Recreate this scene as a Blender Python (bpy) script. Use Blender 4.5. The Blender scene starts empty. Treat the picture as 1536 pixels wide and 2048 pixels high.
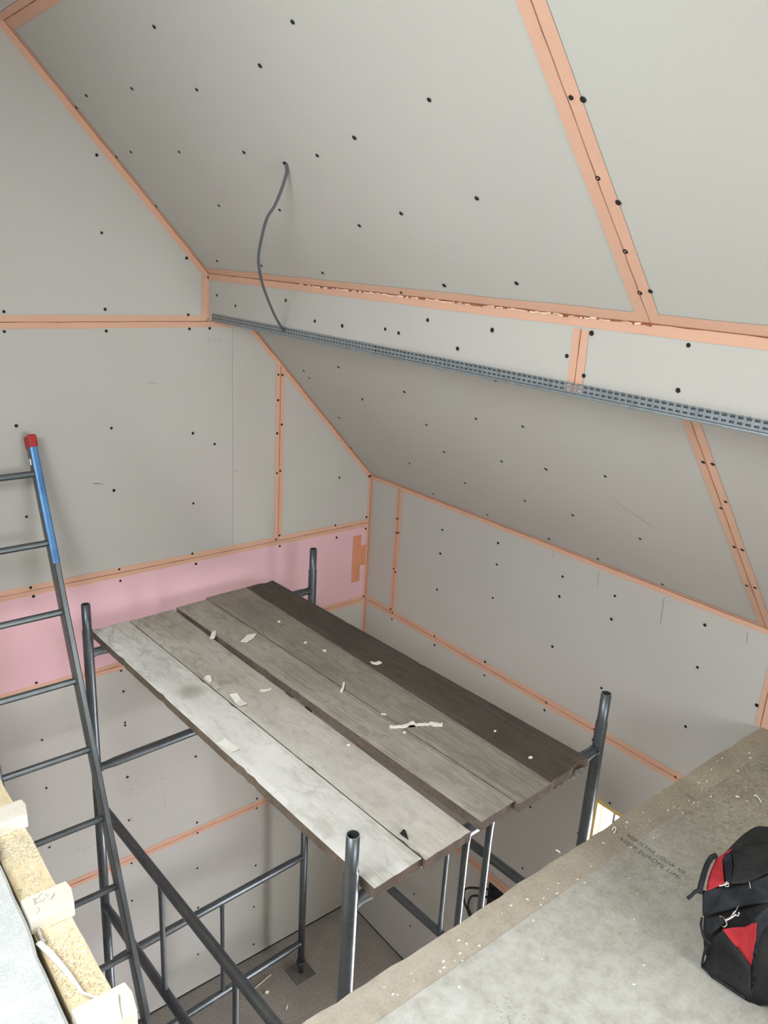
import bpy, bmesh, math, random
from mathutils import Vector, Matrix, noise
random.seed(7)
scene = bpy.context.scene
COL = scene.collection

# ---------------------------------------------------------------- camera, light, exposure
R = ((0.777742, -0.626099, 0.055827), (-0.151615, -0.273044, -0.949979), (0.610024, 0.730374, -0.307284))
CAM = Vector((-2.829807, -3.522035, 4.397704))
F = 1583.29
X_AX = Vector(R[0]); Y_AX = -Vector(R[1]); Z_AX = -Vector(R[2])
cam_data = bpy.data.cameras.new('camera')
cam = bpy.data.objects.new('camera', cam_data); COL.objects.link(cam)
cam.matrix_world = Matrix(((X_AX.x, Y_AX.x, Z_AX.x, CAM.x), (X_AX.y, Y_AX.y, Z_AX.y, CAM.y), (X_AX.z, Y_AX.z, Z_AX.z, CAM.z), (0, 0, 0, 1)))
cam_data.sensor_fit = 'VERTICAL'; cam_data.sensor_height = 36; cam_data.lens = F / 2048 * 36
cam_data.clip_start = 0.05
scene.camera = cam
scene.view_settings.view_transform = 'Standard'; scene.view_settings.look = 'None'
scene.view_settings.gamma = 1; scene.view_settings.use_curve_mapping = False
scene.view_settings.exposure = 0.08
world = bpy.data.worlds.new('daylight'); scene.world = world; world.use_nodes = True
bg = world.node_tree.nodes['Background']; bg.inputs[0].default_value = (0.93, 0.97, 1.0, 1); bg.inputs[1].default_value = 13.5

def window_light(name, loc, target, sx, sy, power, col=(1, 1, 1), portal=False, spread=180):
    l = bpy.data.lights.new(name, 'AREA'); l.shape = 'RECTANGLE'; l.size = sx; l.size_y = sy
    l.energy = power; l.color = col; l.spread = math.radians(spread)
    if portal: l.cycles.is_portal = True
    o = bpy.data.objects.new(name, l); COL.objects.link(o); o.location = loc
    d = Vector(target) - Vector(loc); o.rotation_euler = d.to_track_quat('-Z', 'Y').to_euler()
    return o
# daylight arriving through the roof window and the patio door under the mezzanine
SKY_A = window_light('roof_window_daylight', (-3.36, -2.6, 4.80), (-2.7, -2.6, 3.95), 1.75, 1.0, 1, portal=True)
SKY_B = window_light('gable_window_daylight', (-1.25, -5.28, 3.85), (-1.25, -4, 3.85), 1.6, 1.2, 1, portal=True)
SKY_C = window_light('patio_door_daylight', (0.95, -2.7, 1.25), (-1, -2.6, 1.1), 2.6, 2.4, 300, (0.97, 0.93, 1.05))

# ---------------------------------------------------------------- helpers
def at(px, py, z):
    d = Vector(((px - 768) / F, (py - 1024) / F, 1.0))
    r = Vector([R[0][i] * d.x + R[1][i] * d.y + R[2][i] * d.z for i in range(3)])
    return CAM + r * ((z - CAM.z) / r.z)
ZM = 2.777       # mezzanine floor level
ZB = 2.732       # top of the scaffold boards
def children_root(o): return o.location if o else Vector((0, 0, 0))
def finish(bm, name, mats, parent=None, smooth=False, bevel=0, recalc=True):
    if recalc: bmesh.ops.recalc_face_normals(bm, faces=bm.faces[:])
    me = bpy.data.meshes.new(name)
    off = Vector((0, 0, 0)); p = parent
    while p: off += p.location; p = p.parent
    bmesh.ops.translate(bm, verts=bm.verts[:], vec=-off)
    bm.to_mesh(me); bm.free()
    for m in (mats if isinstance(mats, (list, tuple)) else [mats]): me.materials.append(m)
    if smooth:
        for f in me.polygons: f.use_smooth = True
    o = bpy.data.objects.new(name, me); COL.objects.link(o)
    if parent: o.parent = parent
    if bevel:
        b = o.modifiers.new('bevel', 'BEVEL'); b.width = bevel; b.segments = 2; b.limit_method = 'ANGLE'
    return o
def empty(name, loc, label, cat, group=None):
    o = bpy.data.objects.new(name, None); COL.objects.link(o); o.location = loc; o.empty_display_size = .05
    return tag(o, label, cat, group)
def tag(o, label, cat, group=None):
    o['label'] = label; o['category'] = cat
    if group: o['group'] = group
    return o
def struct(o, label=None):
    o['kind'] = 'structure'
    if label: o['label'] = label
    return o
def box(bm, lo, hi, mat=0, M=None):
    vs = []
    for x in (lo[0], hi[0]):
        for y in (lo[1], hi[1]):
            for z in (lo[2], hi[2]):
                p = Vector((x, y, z)); vs.append(bm.verts.new(M @ p if M else p))
    for f in ((0, 1, 3, 2), (4, 6, 7, 5), (0, 4, 5, 1), (2, 3, 7, 6), (0, 2, 6, 4), (1, 5, 7, 3)):
        bm.faces.new([vs[i] for i in f]).material_index = mat
    return vs
def tube(bm, pts, r, n=16, caps=True, mat=0, r_of=None):
    pts = [Vector(p) for p in pts]; rings = []
    t0 = (pts[1] - pts[0]).normalized()
    ref = Vector((0, 0, 1)) if abs(t0.z) < .9 else Vector((1, 0, 0))
    nx = t0.cross(ref).normalized()
    for i, p in enumerate(pts):
        t = (pts[min(i + 1, len(pts) - 1)] - pts[max(i - 1, 0)]).normalized()
        nx = (nx - t * nx.dot(t)).normalized(); ny = t.cross(nx)
        rr = r_of[i] if r_of else r
        rings.append([bm.verts.new(p + (nx * math.cos(a) + ny * math.sin(a)) * rr) for a in [2 * math.pi * k / n for k in range(n)]])
    for a, b in zip(rings, rings[1:]):
        for k in range(n):
            f = bm.faces.new((a[k], a[(k + 1) % n], b[(k + 1) % n], b[k])); f.material_index = mat; f.smooth = True
    if caps:
        for q in (rings[0][::-1], rings[-1]): bm.faces.new(q).material_index = mat
    return rings
def spline(pts, n=8):
    P = [Vector(p) for p in pts]; P = [2 * P[0] - P[1]] + P + [2 * P[-1] - P[-2]]; out = []
    for i in range(1, len(P) - 2):
        a, b, c, d = P[i - 1:i + 3]
        for k in range(n):
            t = k / n; out.append(.5 * ((2 * b) + (c - a) * t + (2 * a - 5 * b + 4 * c - d) * t * t + (3 * b - a - 3 * c + d) * t ** 3))
    out.append(P[-2]); return out
def prism(bm, poly, vec, mat=0):
    a = [bm.verts.new(Vector(p)) for p in poly]; b = [bm.verts.new(Vector(p) + Vector(vec)) for p in poly]
    bm.faces.new(a).material_index = mat; bm.faces.new(b[::-1]).material_index = mat
    for i in range(len(a)):
        j = (i + 1) % len(a); bm.faces.new((a[j], a[i], b[i], b[j])).material_index = mat

# ---------------------------------------------------------------- materials
def mat(name, col, rough=.8, metal=0., var=.0, vscale=6., fine=0., fscale=120., bump=0., bscale=60., second=None, stretch=None, spec=.3, detail=4):
    m = bpy.data.materials.new(name); m.use_nodes = True; nt = m.node_tree; N = nt.nodes; L = nt.links
    b = N['Principled BSDF']; b.inputs['Roughness'].default_value = rough; b.inputs['Metallic'].default_value = metal
    b.inputs['Specular IOR Level'].default_value = spec
    tc = N.new('ShaderNodeTexCoord'); mp = N.new('ShaderNodeMapping'); L.new(tc.outputs['Object'], mp.inputs[0])
    if stretch: mp.inputs['Scale'].default_value = stretch
    def nz(scale, det=detail):
        n = N.new('ShaderNodeTexNoise'); n.inputs['Scale'].default_value = scale; n.inputs['Detail'].default_value = det
        L.new(mp.outputs[0], n.inputs['Vector']); return n
    c2 = second or tuple(c * .6 for c in col)
    ra = N.new('ShaderNodeMix'); ra.data_type = 'RGBA'
    ra.inputs[6].default_value = (*col, 1); ra.inputs[7].default_value = (*c2, 1)
    n1 = nz(vscale); cr = N.new('ShaderNodeMapRange'); cr.inputs[1].default_value = .35; cr.inputs[2].default_value = .72
    cr.inputs[3].default_value = 0; cr.inputs[4].default_value = var
    L.new(n1.outputs[0], cr.inputs[0]); L.new(cr.outputs[0], ra.inputs[0]); out = ra.outputs[2]
    if fine:
        n2 = nz(fscale, 2); f = N.new('ShaderNodeMapRange'); f.inputs[1].default_value = .3; f.inputs[2].default_value = .7
        f.inputs[3].default_value = 1 - fine; f.inputs[4].default_value = 1 + fine * .6
        L.new(n2.outputs[0], f.inputs[0]); mu = N.new('ShaderNodeVectorMath'); mu.operation = 'SCALE'
        L.new(out, mu.inputs[0]); L.new(f.outputs[0], mu.inputs['Scale']); out = mu.outputs[0]
    L.new(out, b.inputs['Base Color'])
    if bump:
        n3 = nz(bscale); bp = N.new('ShaderNodeBump'); bp.inputs['Strength'].default_value = bump; bp.inputs['Distance'].default_value = .003
        L.new(n3.outputs[0], bp.inputs['Height']); L.new(bp.outputs[0], b.inputs['Normal'])
    return m
M_board = mat('gypsum_ivory', (.495, .487, .445), .9, var=.6, vscale=1.3, second=(.47, .43, .405), fine=.03, fscale=300)
M_pink = mat('gypsum_pink', (.70, .45, .48), .85, var=.3, vscale=2, second=(.64, .40, .44), fine=.03, fscale=250)
M_edge = mat('gypsum_core', (.7, .68, .63), .9)
M_tape = mat('mesh_tape', (.66, .40, .285), .85, var=.3, vscale=9, second=(.60, .335, .23), fine=.10, fscale=500)
M_tape_red = mat('mesh_tape_double', (.66, .28, .16), .85, var=.3, vscale=9, fine=.1, fscale=400)
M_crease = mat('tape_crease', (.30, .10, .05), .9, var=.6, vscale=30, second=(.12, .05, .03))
M_torn = mat('torn_paper', (.80, .62, .48), .9)
M_screw = mat('phosphate_screw', (.018, .016, .015), .6, spec=.2)
M_pencil = mat('pencil', (.27, .26, .25), .9)
M_seam = mat('open_seam', (.33, .31, .28), .9)
M_bead = mat('galvanised_sheet', (.34, .38, .40), .42, metal=.55, var=.6, vscale=40, second=(.2, .23, .25))
M_bead_dark = mat('bead_slot_shade', (.09, .10, .105), .9)  # dark tone for the shade behind the bead slots
M_steel = mat('galvanised_tube', (.135, .148, .156), .36, metal=.65, var=.8, vscale=9, second=(.085, .10, .11), fine=.10, fscale=70, bump=.05, bscale=30)
M_plate = mat('dusty_plate', (.17, .155, .135), .8, metal=.1, var=.8, vscale=20, second=(.10, .095, .09))
M_rim = mat('tube_rim_highlight', (.42, .46, .48), .35, metal=.5)  # paler than the tube: highlight painted on the top lip of the posts
M_steel_in = mat('tube_bore', (.04, .04, .04), .8)
M_alu = mat('ladder_metal', (.16, .18, .185), .38, metal=.7, var=.5, vscale=20, second=(.09, .10, .105), stretch=(1, 1, .3))
M_blue = mat('blue_film', (.10, .26, .50), .38, metal=.3, var=.7, vscale=12, second=(.05, .13, .30), spec=.4)
M_red = mat('red_cap_plastic', (.42, .035, .035), .5, var=.3, vscale=30)
M_cable = mat('grey_cable', (.10, .11, .115), .5)
M_black = mat('black_rubber', (.015, .016, .018), .6)
M_scrap = mat('paper_scrap', (.90, .87, .79), .8, var=.3, vscale=60, second=(.78, .74, .64))
M_whitewood = mat('white_splinter', (.88, .87, .83), .8)
M_pine = mat('fresh_pine', (.92, .80, .56), .7, var=.7, vscale=5, second=(.82, .64, .34), stretch=(8, 1.2, 4), fine=.12, fscale=40, bump=.1)
M_pine_white = mat('pale_timber', (.86, .82, .72), .75, var=.5, vscale=14, second=(.78, .70, .54), stretch=(1, 4, 4), fine=.1, fscale=150)
M_sawdust = mat('sawdust', (.90, .83, .67), .95, var=.5, vscale=80, second=(.80, .68, .46))
M_sheet = mat('white_board_sheet', (.72, .74, .72), .8, var=.9, vscale=16, second=(.56, .60, .60), fine=.12, fscale=160, bump=.4, bscale=60)
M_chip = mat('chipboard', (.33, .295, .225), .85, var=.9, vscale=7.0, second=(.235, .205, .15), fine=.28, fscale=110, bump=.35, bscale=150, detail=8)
def add_dust_or_light(m, centre, radius, col, amount):
    nt = m.node_tree; N = nt.nodes; L = nt.links; b = N['Principled BSDF']; src = b.inputs['Base Color'].links[0].from_socket
    geo = N.new('ShaderNodeNewGeometry'); d = N.new('ShaderNodeVectorMath'); d.operation = 'DISTANCE'; d.inputs[1].default_value = centre; L.new(geo.outputs['Position'], d.inputs[0])
    n = N.new('ShaderNodeTexNoise'); n.inputs['Scale'].default_value = 3.2; n.inputs['Detail'].default_value = 9; L.new(geo.outputs['Position'], n.inputs['Vector'])
    n2 = N.new('ShaderNodeMath'); n2.operation = 'MULTIPLY_ADD'; n2.inputs[1].default_value = -1.1 * radius; L.new(n.outputs[0], n2.inputs[0]); L.new(d.outputs['Value'], n2.inputs[2])
    r = N.new('ShaderNodeMapRange'); r.inputs[1].default_value = radius * .75; r.inputs[2].default_value = -.35 * radius; r.inputs[3].default_value = 0; r.inputs[4].default_value = amount; L.new(n2.outputs[0], r.inputs[0])
    f = N.new('ShaderNodeTexNoise'); f.inputs['Scale'].default_value = 22; f.inputs['Detail'].default_value = 12; f.inputs['Roughness'].default_value = .68; L.new(geo.outputs['Position'], f.inputs['Vector'])
    g = N.new('ShaderNodeMapRange'); g.inputs[1].default_value = .35; g.inputs[2].default_value = .6; g.inputs[3].default_value = .55; g.inputs[4].default_value = 1; L.new(f.outputs[0], g.inputs[0])
    q = N.new('ShaderNodeMath'); q.operation = 'MULTIPLY'; L.new(r.outputs[0], q.inputs[0]); L.new(g.outputs[0], q.inputs[1])
    x = N.new('ShaderNodeMix'); x.data_type = 'RGBA'; x.inputs[7].default_value = (*col, 1); L.new(q.outputs[0], x.inputs[0]); L.new(src, x.inputs[6]); L.new(x.outputs[2], b.inputs['Base Color'])
add_dust_or_light(M_chip, (-1.80, -2.95, 2.777), 1.0, (.62, .62, .58), .95)  # mezzanine light falloff painted in: paler at left, plaster dust with it
M_strip = mat('chipboard_strip', (.37, .315, .235), .85, var=.8, vscale=6, second=(.25, .205, .15), fine=.25, fscale=130, bump=.4, bscale=120, detail=8)
add_dust_or_light(M_strip, (-1.9, -2.5, 2.777), 1.0, (.54, .49, .41), .75)  # light falloff painted on the edge strip, paler at its left end
M_ink = mat('faded_ink', (.15, .16, .15), .9)
M_concrete = mat('screed', (.33, .30, .27), .9, var=.7, vscale=3, second=(.21, .19, .17), fine=.15, fscale=60, bump=.3, bscale=40)
M_bag = mat('black_canvas', (.010, .011, .012), .85, var=.9, vscale=9, second=(.042, .042, .038), fine=.35, fscale=260, bump=.9, bscale=70)
M_bag2 = mat('black_webbing', (.014, .016, .021), .75, var=.7, vscale=30, second=(.032, .034, .038), fine=.3, fscale=400)
M_lining = mat('red_lining', (.50, .035, .045), .75, var=.5, vscale=25, second=(.36, .02, .03), fine=.1, fscale=300)
M_piping = mat('grey_piping', (.30, .28, .26), .7)
M_chrome = mat('nickel_clip', (.75, .73, .68), .22, metal=1, spec=.5)
M_dark = mat('dark_frame', (.03, .033, .036), .5)
M_lining_pine = mat('yellow_pine_lining', (.80, .62, .22), .8)
M_orange = mat('orange_timber', (.42, .17, .05), .7, var=.4, vscale=20)
M_mortar = mat('dried_mortar', (.24, .235, .215), .95, var=.7, vscale=40, bump=.8, bscale=90)
M_outwall = mat('outside_render', (.8, .76, .72), .9)
M_glass = bpy.data.materials.new('door_glass'); M_glass.use_nodes = True
_n = M_glass.node_tree; _n.nodes.clear(); _o = _n.nodes.new('ShaderNodeOutputMaterial'); _m = _n.nodes.new('ShaderNodeMixShader'); _m.inputs[0].default_value = .06
_n.links.new(_n.nodes.new('ShaderNodeBsdfTransparent').outputs[0], _m.inputs[1]); _n.links.new(_n.nodes.new('ShaderNodeBsdfGlossy').outputs[0], _m.inputs[2]); _n.links.new(_m.outputs[0], _o.inputs[0])

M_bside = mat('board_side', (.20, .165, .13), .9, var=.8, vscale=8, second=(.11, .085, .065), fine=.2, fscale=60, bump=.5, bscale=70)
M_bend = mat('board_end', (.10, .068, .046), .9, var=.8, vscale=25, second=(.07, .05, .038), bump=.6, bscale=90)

def board_mat(name, base, dark, dust, dustamt, seed):
    """weathered scaffold board: grain along local Y, dirt blotches, pale plaster dust"""
    m = bpy.data.materials.new(name); m.use_nodes = True; nt = m.node_tree; N = nt.nodes; L = nt.links
    b = N['Principled BSDF']; b.inputs['Roughness'].default_value = .8; b.inputs['Specular IOR Level'].default_value = .3
    tc = N.new('ShaderNodeTexCoord')
    def mapping(sc, off=0):
        mp = N.new('ShaderNodeMapping'); L.new(tc.outputs['Object'], mp.inputs[0]); mp.inputs['Scale'].default_value = sc
        mp.inputs['Location'].default_value = (seed * 3.1 + off, seed * 1.7, seed * .9); return mp
    def nz(sc, scale, det=6, off=0, dist=0):
        n = N.new('ShaderNodeTexNoise'); n.inputs['Scale'].default_value = scale; n.inputs['Detail'].default_value = det; n.inputs['Distortion'].default_value = dist
        L.new(mapping(sc, off).outputs[0], n.inputs['Vector']); return n.outputs[0]
    def rng(v, a, c, lo, hi):
        r = N.new('ShaderNodeMapRange'); r.inputs[1].default_value = a; r.inputs[2].default_value = c; r.inputs[3].default_value = lo; r.inputs[4].default_value = hi
        L.new(v, r.inputs[0]); return r.outputs[0]
    def mix(f, a, c):
        x = N.new('ShaderNodeMix'); x.data_type = 'RGBA'; L.new(f, x.inputs[0])
        for s, v in ((6, a), (7, c)):
            if isinstance(v, tuple): x.inputs[s].default_value = (*v, 1)
            else: L.new(v, x.inputs[s])
        return x.outputs[2]
    grain = nz((34, 1.0, 34), 4.0, 8, 0, 1.2)
    g = rng(grain, .38, .66, 0, 1)
    c = mix(g, base, dark)
    lines = nz((75, .55, 75), 3.0, 4, 4, .8); c = mix(rng(lines, .56, .66, 0, .8), c, tuple(v * .55 for v in dark))
    blot = nz((2.2, 1.2, 2), 2.4, 6, 9); c = mix(rng(blot, .45, .75, 0, .6), c, tuple(v * .8 for v in dark))
    du = nz((3, 1.6, 3), 2.2, 10, 17); c = mix(rng(du, .34, .66, dustamt * .35, dustamt), c, dust)
    sp = nz((30, 22, 30), 3, 4, 31); c = mix(rng(sp, .62, .72, 0, .55 * max(.3, dustamt)), c, tuple(min(1, v * 1.2) for v in dust))
    vo = nz((9, 4, 9), 2.6, 12, 43, 1.2); c = mix(rng(vo, .50, .64, 0, .5), c, tuple(v * .62 for v in base))
    L.new(c, b.inputs['Base Color'])
    bp = N.new('ShaderNodeBump'); bp.inputs['Strength'].default_value = .45; bp.inputs['Distance'].default_value = .003
    L.new(grain, bp.inputs['Height']); L.new(bp.outputs[0], b.inputs['Normal'])
    return m
SCREWS_GABLE = [(-1.539, 4.726), (-1.535, 4.424), (-1.15, 4.338), (-1.95, 4.098), (-1.537, 4.109), (-1.148, 4.086), (-1.051, 4.065), (-1.042, 4.256), (-1.955, 4.019), (-1.537, 4.016), (-1.143, 4.021), (-1.039, 4.023), (-1.941, 3.628), (-1.536, 3.582), (-1.135, 3.521), (-1.019, 3.455), (-1.539, 3.286), (-1.14, 3.162), (-1.932, 3.221), (-1.151, 2.893), (-1.132, 2.833), (-1.533, 2.887), (-1.53, 2.826), (-1.941, 2.884), (-1.932, 2.839), (-0.653, 3.785), (-0.629, 3.782), (-0.652, 3.652), (-0.628, 3.521), (-0.655, 3.476), (-0.633, 3.268), (-0.653, 3.258), (-0.631, 2.899), (-0.653, 2.88), (-0.628, 2.835), (-0.236, 3.179), (-0.251, 2.893), (-0.239, 2.815), (-0.024, 2.906), (-0.025, 2.832), (0.006, 2.64), (-0.014, 2.386), (-1.953, 2.401), (-1.952, 2.34), (-1.95, 2.088), (-1.95, 1.813), (-1.96, 1.462), (-1.549, 2.341), (-1.542, 2.22), (-1.543, 2.037), (-1.543, 2.021), (-1.545, 1.707), (-1.154, 1.678), (-1.548, 1.434), (-1.155, 1.233), (-1.153, 1.16), (-1.547, 1.148), (-1.555, 0.895), (-1.159, 0.911), (-1.159, 0.619), (-1.166, 0.265), (-1.568, 0.321), (-1.559, 0.071), (-0.76, 1.223), (-0.762, 1.154), (-0.766, 0.726), (-0.777, 0.407), (-0.777, 0.102)]
SCREWS_KNEE = [(-0.633, 3.015), (-0.633, 2.878), (-0.631, 2.665), (-1.036, 3.069), (-1.043, 2.956), (-1.04, 2.772), (-1.448, 3.036), (-1.445, 2.935), (-1.734, 3.048), (-1.735, 2.937), (-1.444, 2.674), (-2.152, 3.082), (-0.267, 2.971), (-0.254, 2.967), (-0.257, 2.881), (-0.275, 2.887), (-0.256, 2.657), (-0.271, 2.641), (-0.25, 2.394), (-0.27, 2.38), (-0.269, 2.337), (-0.642, 2.385), (-0.648, 2.331), (-2.156, 2.896), (-2.411, 2.853), (-2.156, 2.621), (-1.034, 2.403), (-1.04, 2.326), (-1.452, 2.374), (-1.448, 2.329), (-1.74, 2.596), (-1.737, 2.378), (-1.738, 2.323), (-2.156, 2.375), (-1.747, 1.982), (-1.877, 2.063), (-1.739, 1.8), (-1.441, 1.757), (-1.444, 1.372), (-0.651, 0.584), (-0.642, 0.321)]
SCREWS_UPPER = [(-1.719, -1.011), (-1.649, -1.655), (-1.597, -1.412), (-1.622, -0.594), (-1.637, -0.195), (-1.584, -1.007), (-1.435, -1.636), (-1.616, 0.004), (-1.471, -0.194), (-1.453, -0.595), (-1.432, -1.031), (-1.407, -1.419), (-1.463, -0.003), (-1.296, -0.02), (-1.294, -0.593), (-1.278, -1.007), (-1.097, -0.196), (-1.094, -0.576), (-1.088, -1.004), (-1.236, -1.412), (-1.875, -0.169), (-1.483, -1.986), (-1.298, -1.983), (-1.267, -1.65), (-1.084, -1.659), (-1.107, -1.975), (-1.049, -1.414), (-1.455, -2.381), (-1.45, -2.407), (-1.328, -2.374), (-1.285, -2.403), (-1.194, -2.375), (-1.109, -2.373), (-1.114, -2.404)]
SCREWS_LOWER = [(-0.799, -1.397), (-0.794, -1.642), (-0.801, -1.952), (-0.803, -2.414), (-0.65, -1.0), (-0.609, -1.39), (-0.629, -1.647), (-0.506, -0.997), (-0.375, -0.984), (-0.427, -1.383), (-0.457, -1.639), (-0.507, -1.942), (-0.218, -0.579), (-0.217, -0.981), (-0.238, -1.372), (-0.251, -1.641), (-0.044, -0.587), (-0.04, -0.982), (-0.037, -1.371), (-0.03, -1.641), (-0.249, -1.96), (-0.025, -1.957), (-0.668, -2.376), (-0.669, -2.406), (-0.544, -2.404), (-0.514, -2.38), (-0.366, -2.375), (-0.364, -2.402), (-0.199, -2.368), (-0.203, -2.398), (-0.625, -0.195), (-0.695, -0.585), (-0.59, -0.195), (-0.548, -0.584), (-0.381, -0.175), (-0.175, 0.074), (-0.799, -0.6)]
SCREWS_BEAM = [(-1.546, 4.206), (-1.837, 4.204), (-1.329, 4.155), (-1.403, 4.149), (-1.696, 4.132), (-2.198, 4.233), (-2.126, 4.164), (-2.191, 4.119), (-2.482, 4.235), (-2.475, 4.125), (-0.082, 4.182), (-0.258, 4.148), (-0.678, 4.203), (-0.892, 4.141), (-1.074, 4.141)]
# ---------------------------------------------------------------- the room shell
XR, ZE, ZR = -1.859, 3.165, 5.15        # ridge-side edge of the slope, eaves, flat ceiling
SL = Vector((XR, 0, ZR - ZE)).normalized()          # up the slope
SN = Vector((-(ZR - ZE), 0, XR)).normalized()       # slope normal, into the room
if SN.z > 0: SN = -SN
def slope_z(x): return ZE + (ZR - ZE) * x / XR
YB, XL = -5.2, -5.3
bm = bmesh.new()
prism(bm, [(0, 0, 0), (0, 0, ZE), (XR, 0, ZR), (-2.95, 0, ZR), (XL, 0, 3.12), (XL, 0, 0)], (0, .12, 0))
wall_back = struct(finish(bm, 'wall_back', M_board), 'plasterboarded gable wall with a pink board strip')
bm = bmesh.new()
for lo, hi in (((0, -1.80, 0), (.18, .12, ZE + .2)), ((0, -3.6, 2.045), (.18, -1.80, ZE + .2)), ((0, YB, 0), (.18, -3.6, ZE + .2))): box(bm, lo, hi)
wall_right = struct(finish(bm, 'wall_right', M_board), 'low plasterboarded wall under the roof slope')
bm = bmesh.new()
prism(bm, [(0, .12, ZE), (XR, .12, ZR), (XR + .1, .12, ZR + .15), (.15, .12, ZE + .1)], (0, YB - .12, 0))
slope = struct(finish(bm, 'ceiling_sloped', M_board), 'plasterboarded roof slope')
bm = bmesh.new(); box(bm, (-3.0, YB, ZR), (XR + .02, .12, ZR + .12))
struct(finish(bm, 'ceiling', M_board), 'flat plasterboard ceiling')
# the opposite slope with a large roof window, wall behind the camera
bm = bmesh.new()
A, B = Vector((-2.95, 0, ZR)), Vector((XL, 0, 3.12)); LN = Vector((-1, 0, 1.157)).normalized() * .12
def lp(s, y): p = A.lerp(B, s); return Vector((p.x, y, p.z))
for s0, s1, y0, y1 in ((0, .05, .12, YB), (.36, 1, .12, YB), (.05, .36, .12, -1.72), (.05, .36, -3.48, YB)):
    prism(bm, [lp(s0, y0), lp(s1, y0), lp(s1, y1), lp(s0, y1)], LN)
struct(finish(bm, 'ceiling_sloped_left', M_board))
bm = bmesh.new(); box(bm, (XL - .12, YB, 0), (XL, .12, 3.12)); struct(finish(bm, 'wall_left', M_board))
bm = bmesh.new()

for lo, hi in (((XL, YB - .12, 0), (0, YB, 3.25)), ((XL, YB - .12, 4.45), (0, YB, 5.3)), ((XL, YB - .12, 3.25), (-2.05, YB, 4.45)), ((-.45, YB - .12, 3.25), (0, YB, 4.45))): box(bm, lo, hi)
struct(finish(bm, 'wall_front', M_board))
bm = bmesh.new(); box(bm, (XL, YB, -.1), (.3, .12, 0)); struct(finish(bm, 'floor', M_concrete), 'dusty concrete ground floor')

# boxed purlin under the slope
XB = -1.04
bm = bmesh.new()
prism(bm, [(XB, 0, 4.068), (XB, 0, slope_z(XB)), (-.82, 0, slope_z(-.82)), (-.815, 0, 4.05)], (0, YB, 0))
purlin = struct(finish(bm, 'trim_1', M_board), 'plasterboard casing of the boxed roof purlin')

# pink board strip on the gable
bm = bmesh.new(); box(bm, (XL, -.0012, 2.37), (0, .002, 2.868)); finish(bm, 'pink_board', M_pink, wall_back)['label'] = 'pink plasterboard strip'
bm = bmesh.new(); box(bm, (-.9185, -.0008, 2.868), (-.9165, .001, 4.04)); finish(bm, 'board_seam', M_seam, wall_back)

bm = bmesh.new(); box(bm, (XL, -.0015, .0005), (0, .001, .010)); finish(bm, 'bottom_gap', M_screw, wall_back)
bm = bmesh.new(); box(bm, (-.0015, -1.80, .0005), (.001, 0, .010)); finish(bm, 'bottom_gap', M_screw, wall_right)

# jointing tape: two flanges meeting in a crease, each with its own direction across the joint
def tape(parent, A, B, d1, d2, w1=.025, w2=.025, lift=.0016, mt=None, crease=True, jag=0., name='joint_tape', cw=.0016):
    A, B, d1, d2 = map(Vector, (A, B, d1, d2)); L = (B - A).length; n = max(2, int(L / .12)); bm = bmesh.new()
    t = (B - A).normalized()
    n1 = t.cross(d1).normalized(); n2 = t.cross(d2).normalized()
    ctr = Vector((-1.2, -1.3, 2.8))
    if (ctr - A).dot(n1) < 0: n1 = -n1
    if (ctr - A).dot(n2) < 0: n2 = -n2
    rows = []
    for i in range(n + 1):
        p = A.lerp(B, i / n); j1 = random.uniform(-1, 1) * .0013; j2 = random.uniform(-1, 1) * .0013
        k = random.uniform(-1, 1) * .0004
        rows.append([p + d1 * (w1 + j1) + n1 * lift, p + d1 * .0005 + n1 * lift + n2 * lift * .5, p + d2 * .0005 + n2 * lift + n1 * lift * .5, p + d2 * (w2 + j2) + n2 * lift])
    V = [[bm.verts.new(q) for q in r] for r in rows]
    for a, b in zip(V, V[1:]):
        for k in range(3): bm.faces.new((a[k], a[k + 1], b[k + 1], b[k]))
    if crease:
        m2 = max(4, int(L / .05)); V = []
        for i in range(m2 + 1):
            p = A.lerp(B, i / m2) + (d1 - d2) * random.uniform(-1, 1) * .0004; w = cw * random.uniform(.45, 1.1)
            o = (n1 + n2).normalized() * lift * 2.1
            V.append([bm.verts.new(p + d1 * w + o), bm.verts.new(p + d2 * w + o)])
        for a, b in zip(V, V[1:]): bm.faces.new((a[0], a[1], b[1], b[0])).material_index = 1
    return finish(bm, name, [mt or M_tape, M_crease], parent, recalc=False)
UP, DN, LF, RT, FW = (0, 0, 1), (0, 0, -1), (-1, 0, 0), (1, 0, 0), (0, -1, 0)
SU, SD = SL, -SL
BK = (0, 1, 0)
tape(wall_back, (XL, 0, 4.061), (-.80, 0, 4.055), UP, DN, .028, .028)
tape(wall_back, (XL, 0, 2.869), (0, 0, 2.869), UP, DN, .026, .024)
tape(wall_back, (XL, 0, 2.37), (0, 0, 2.37), UP, DN, .022, .026)
tape(wall_back, (XL, 0, 1.178), (0, 0, 1.178), UP, DN, .026, .026)
tape(wall_back, (-.640, 0, 3.83), (-.640, 0, 2.87), LF, RT, .027, .027)
tape(wall_back, (-.086, 0, 2.80), (-.086, 0, 2.50), LF, RT, .032, .03, mt=M_tape_red, crease=False, lift=.0022)
tape(wall_back, (-.045, 0, 2.73), (-.045, 0, 2.60), LF, RT, .03, .03, mt=M_tape_red, crease=False, lift=.0026)
tape(wall_back, (XB - .012, 0, 4.06), (XB - .012, 0, 4.26), LF, RT, .028, .012, lift=.002, crease=False)
sl_perp_gable = SU
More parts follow.
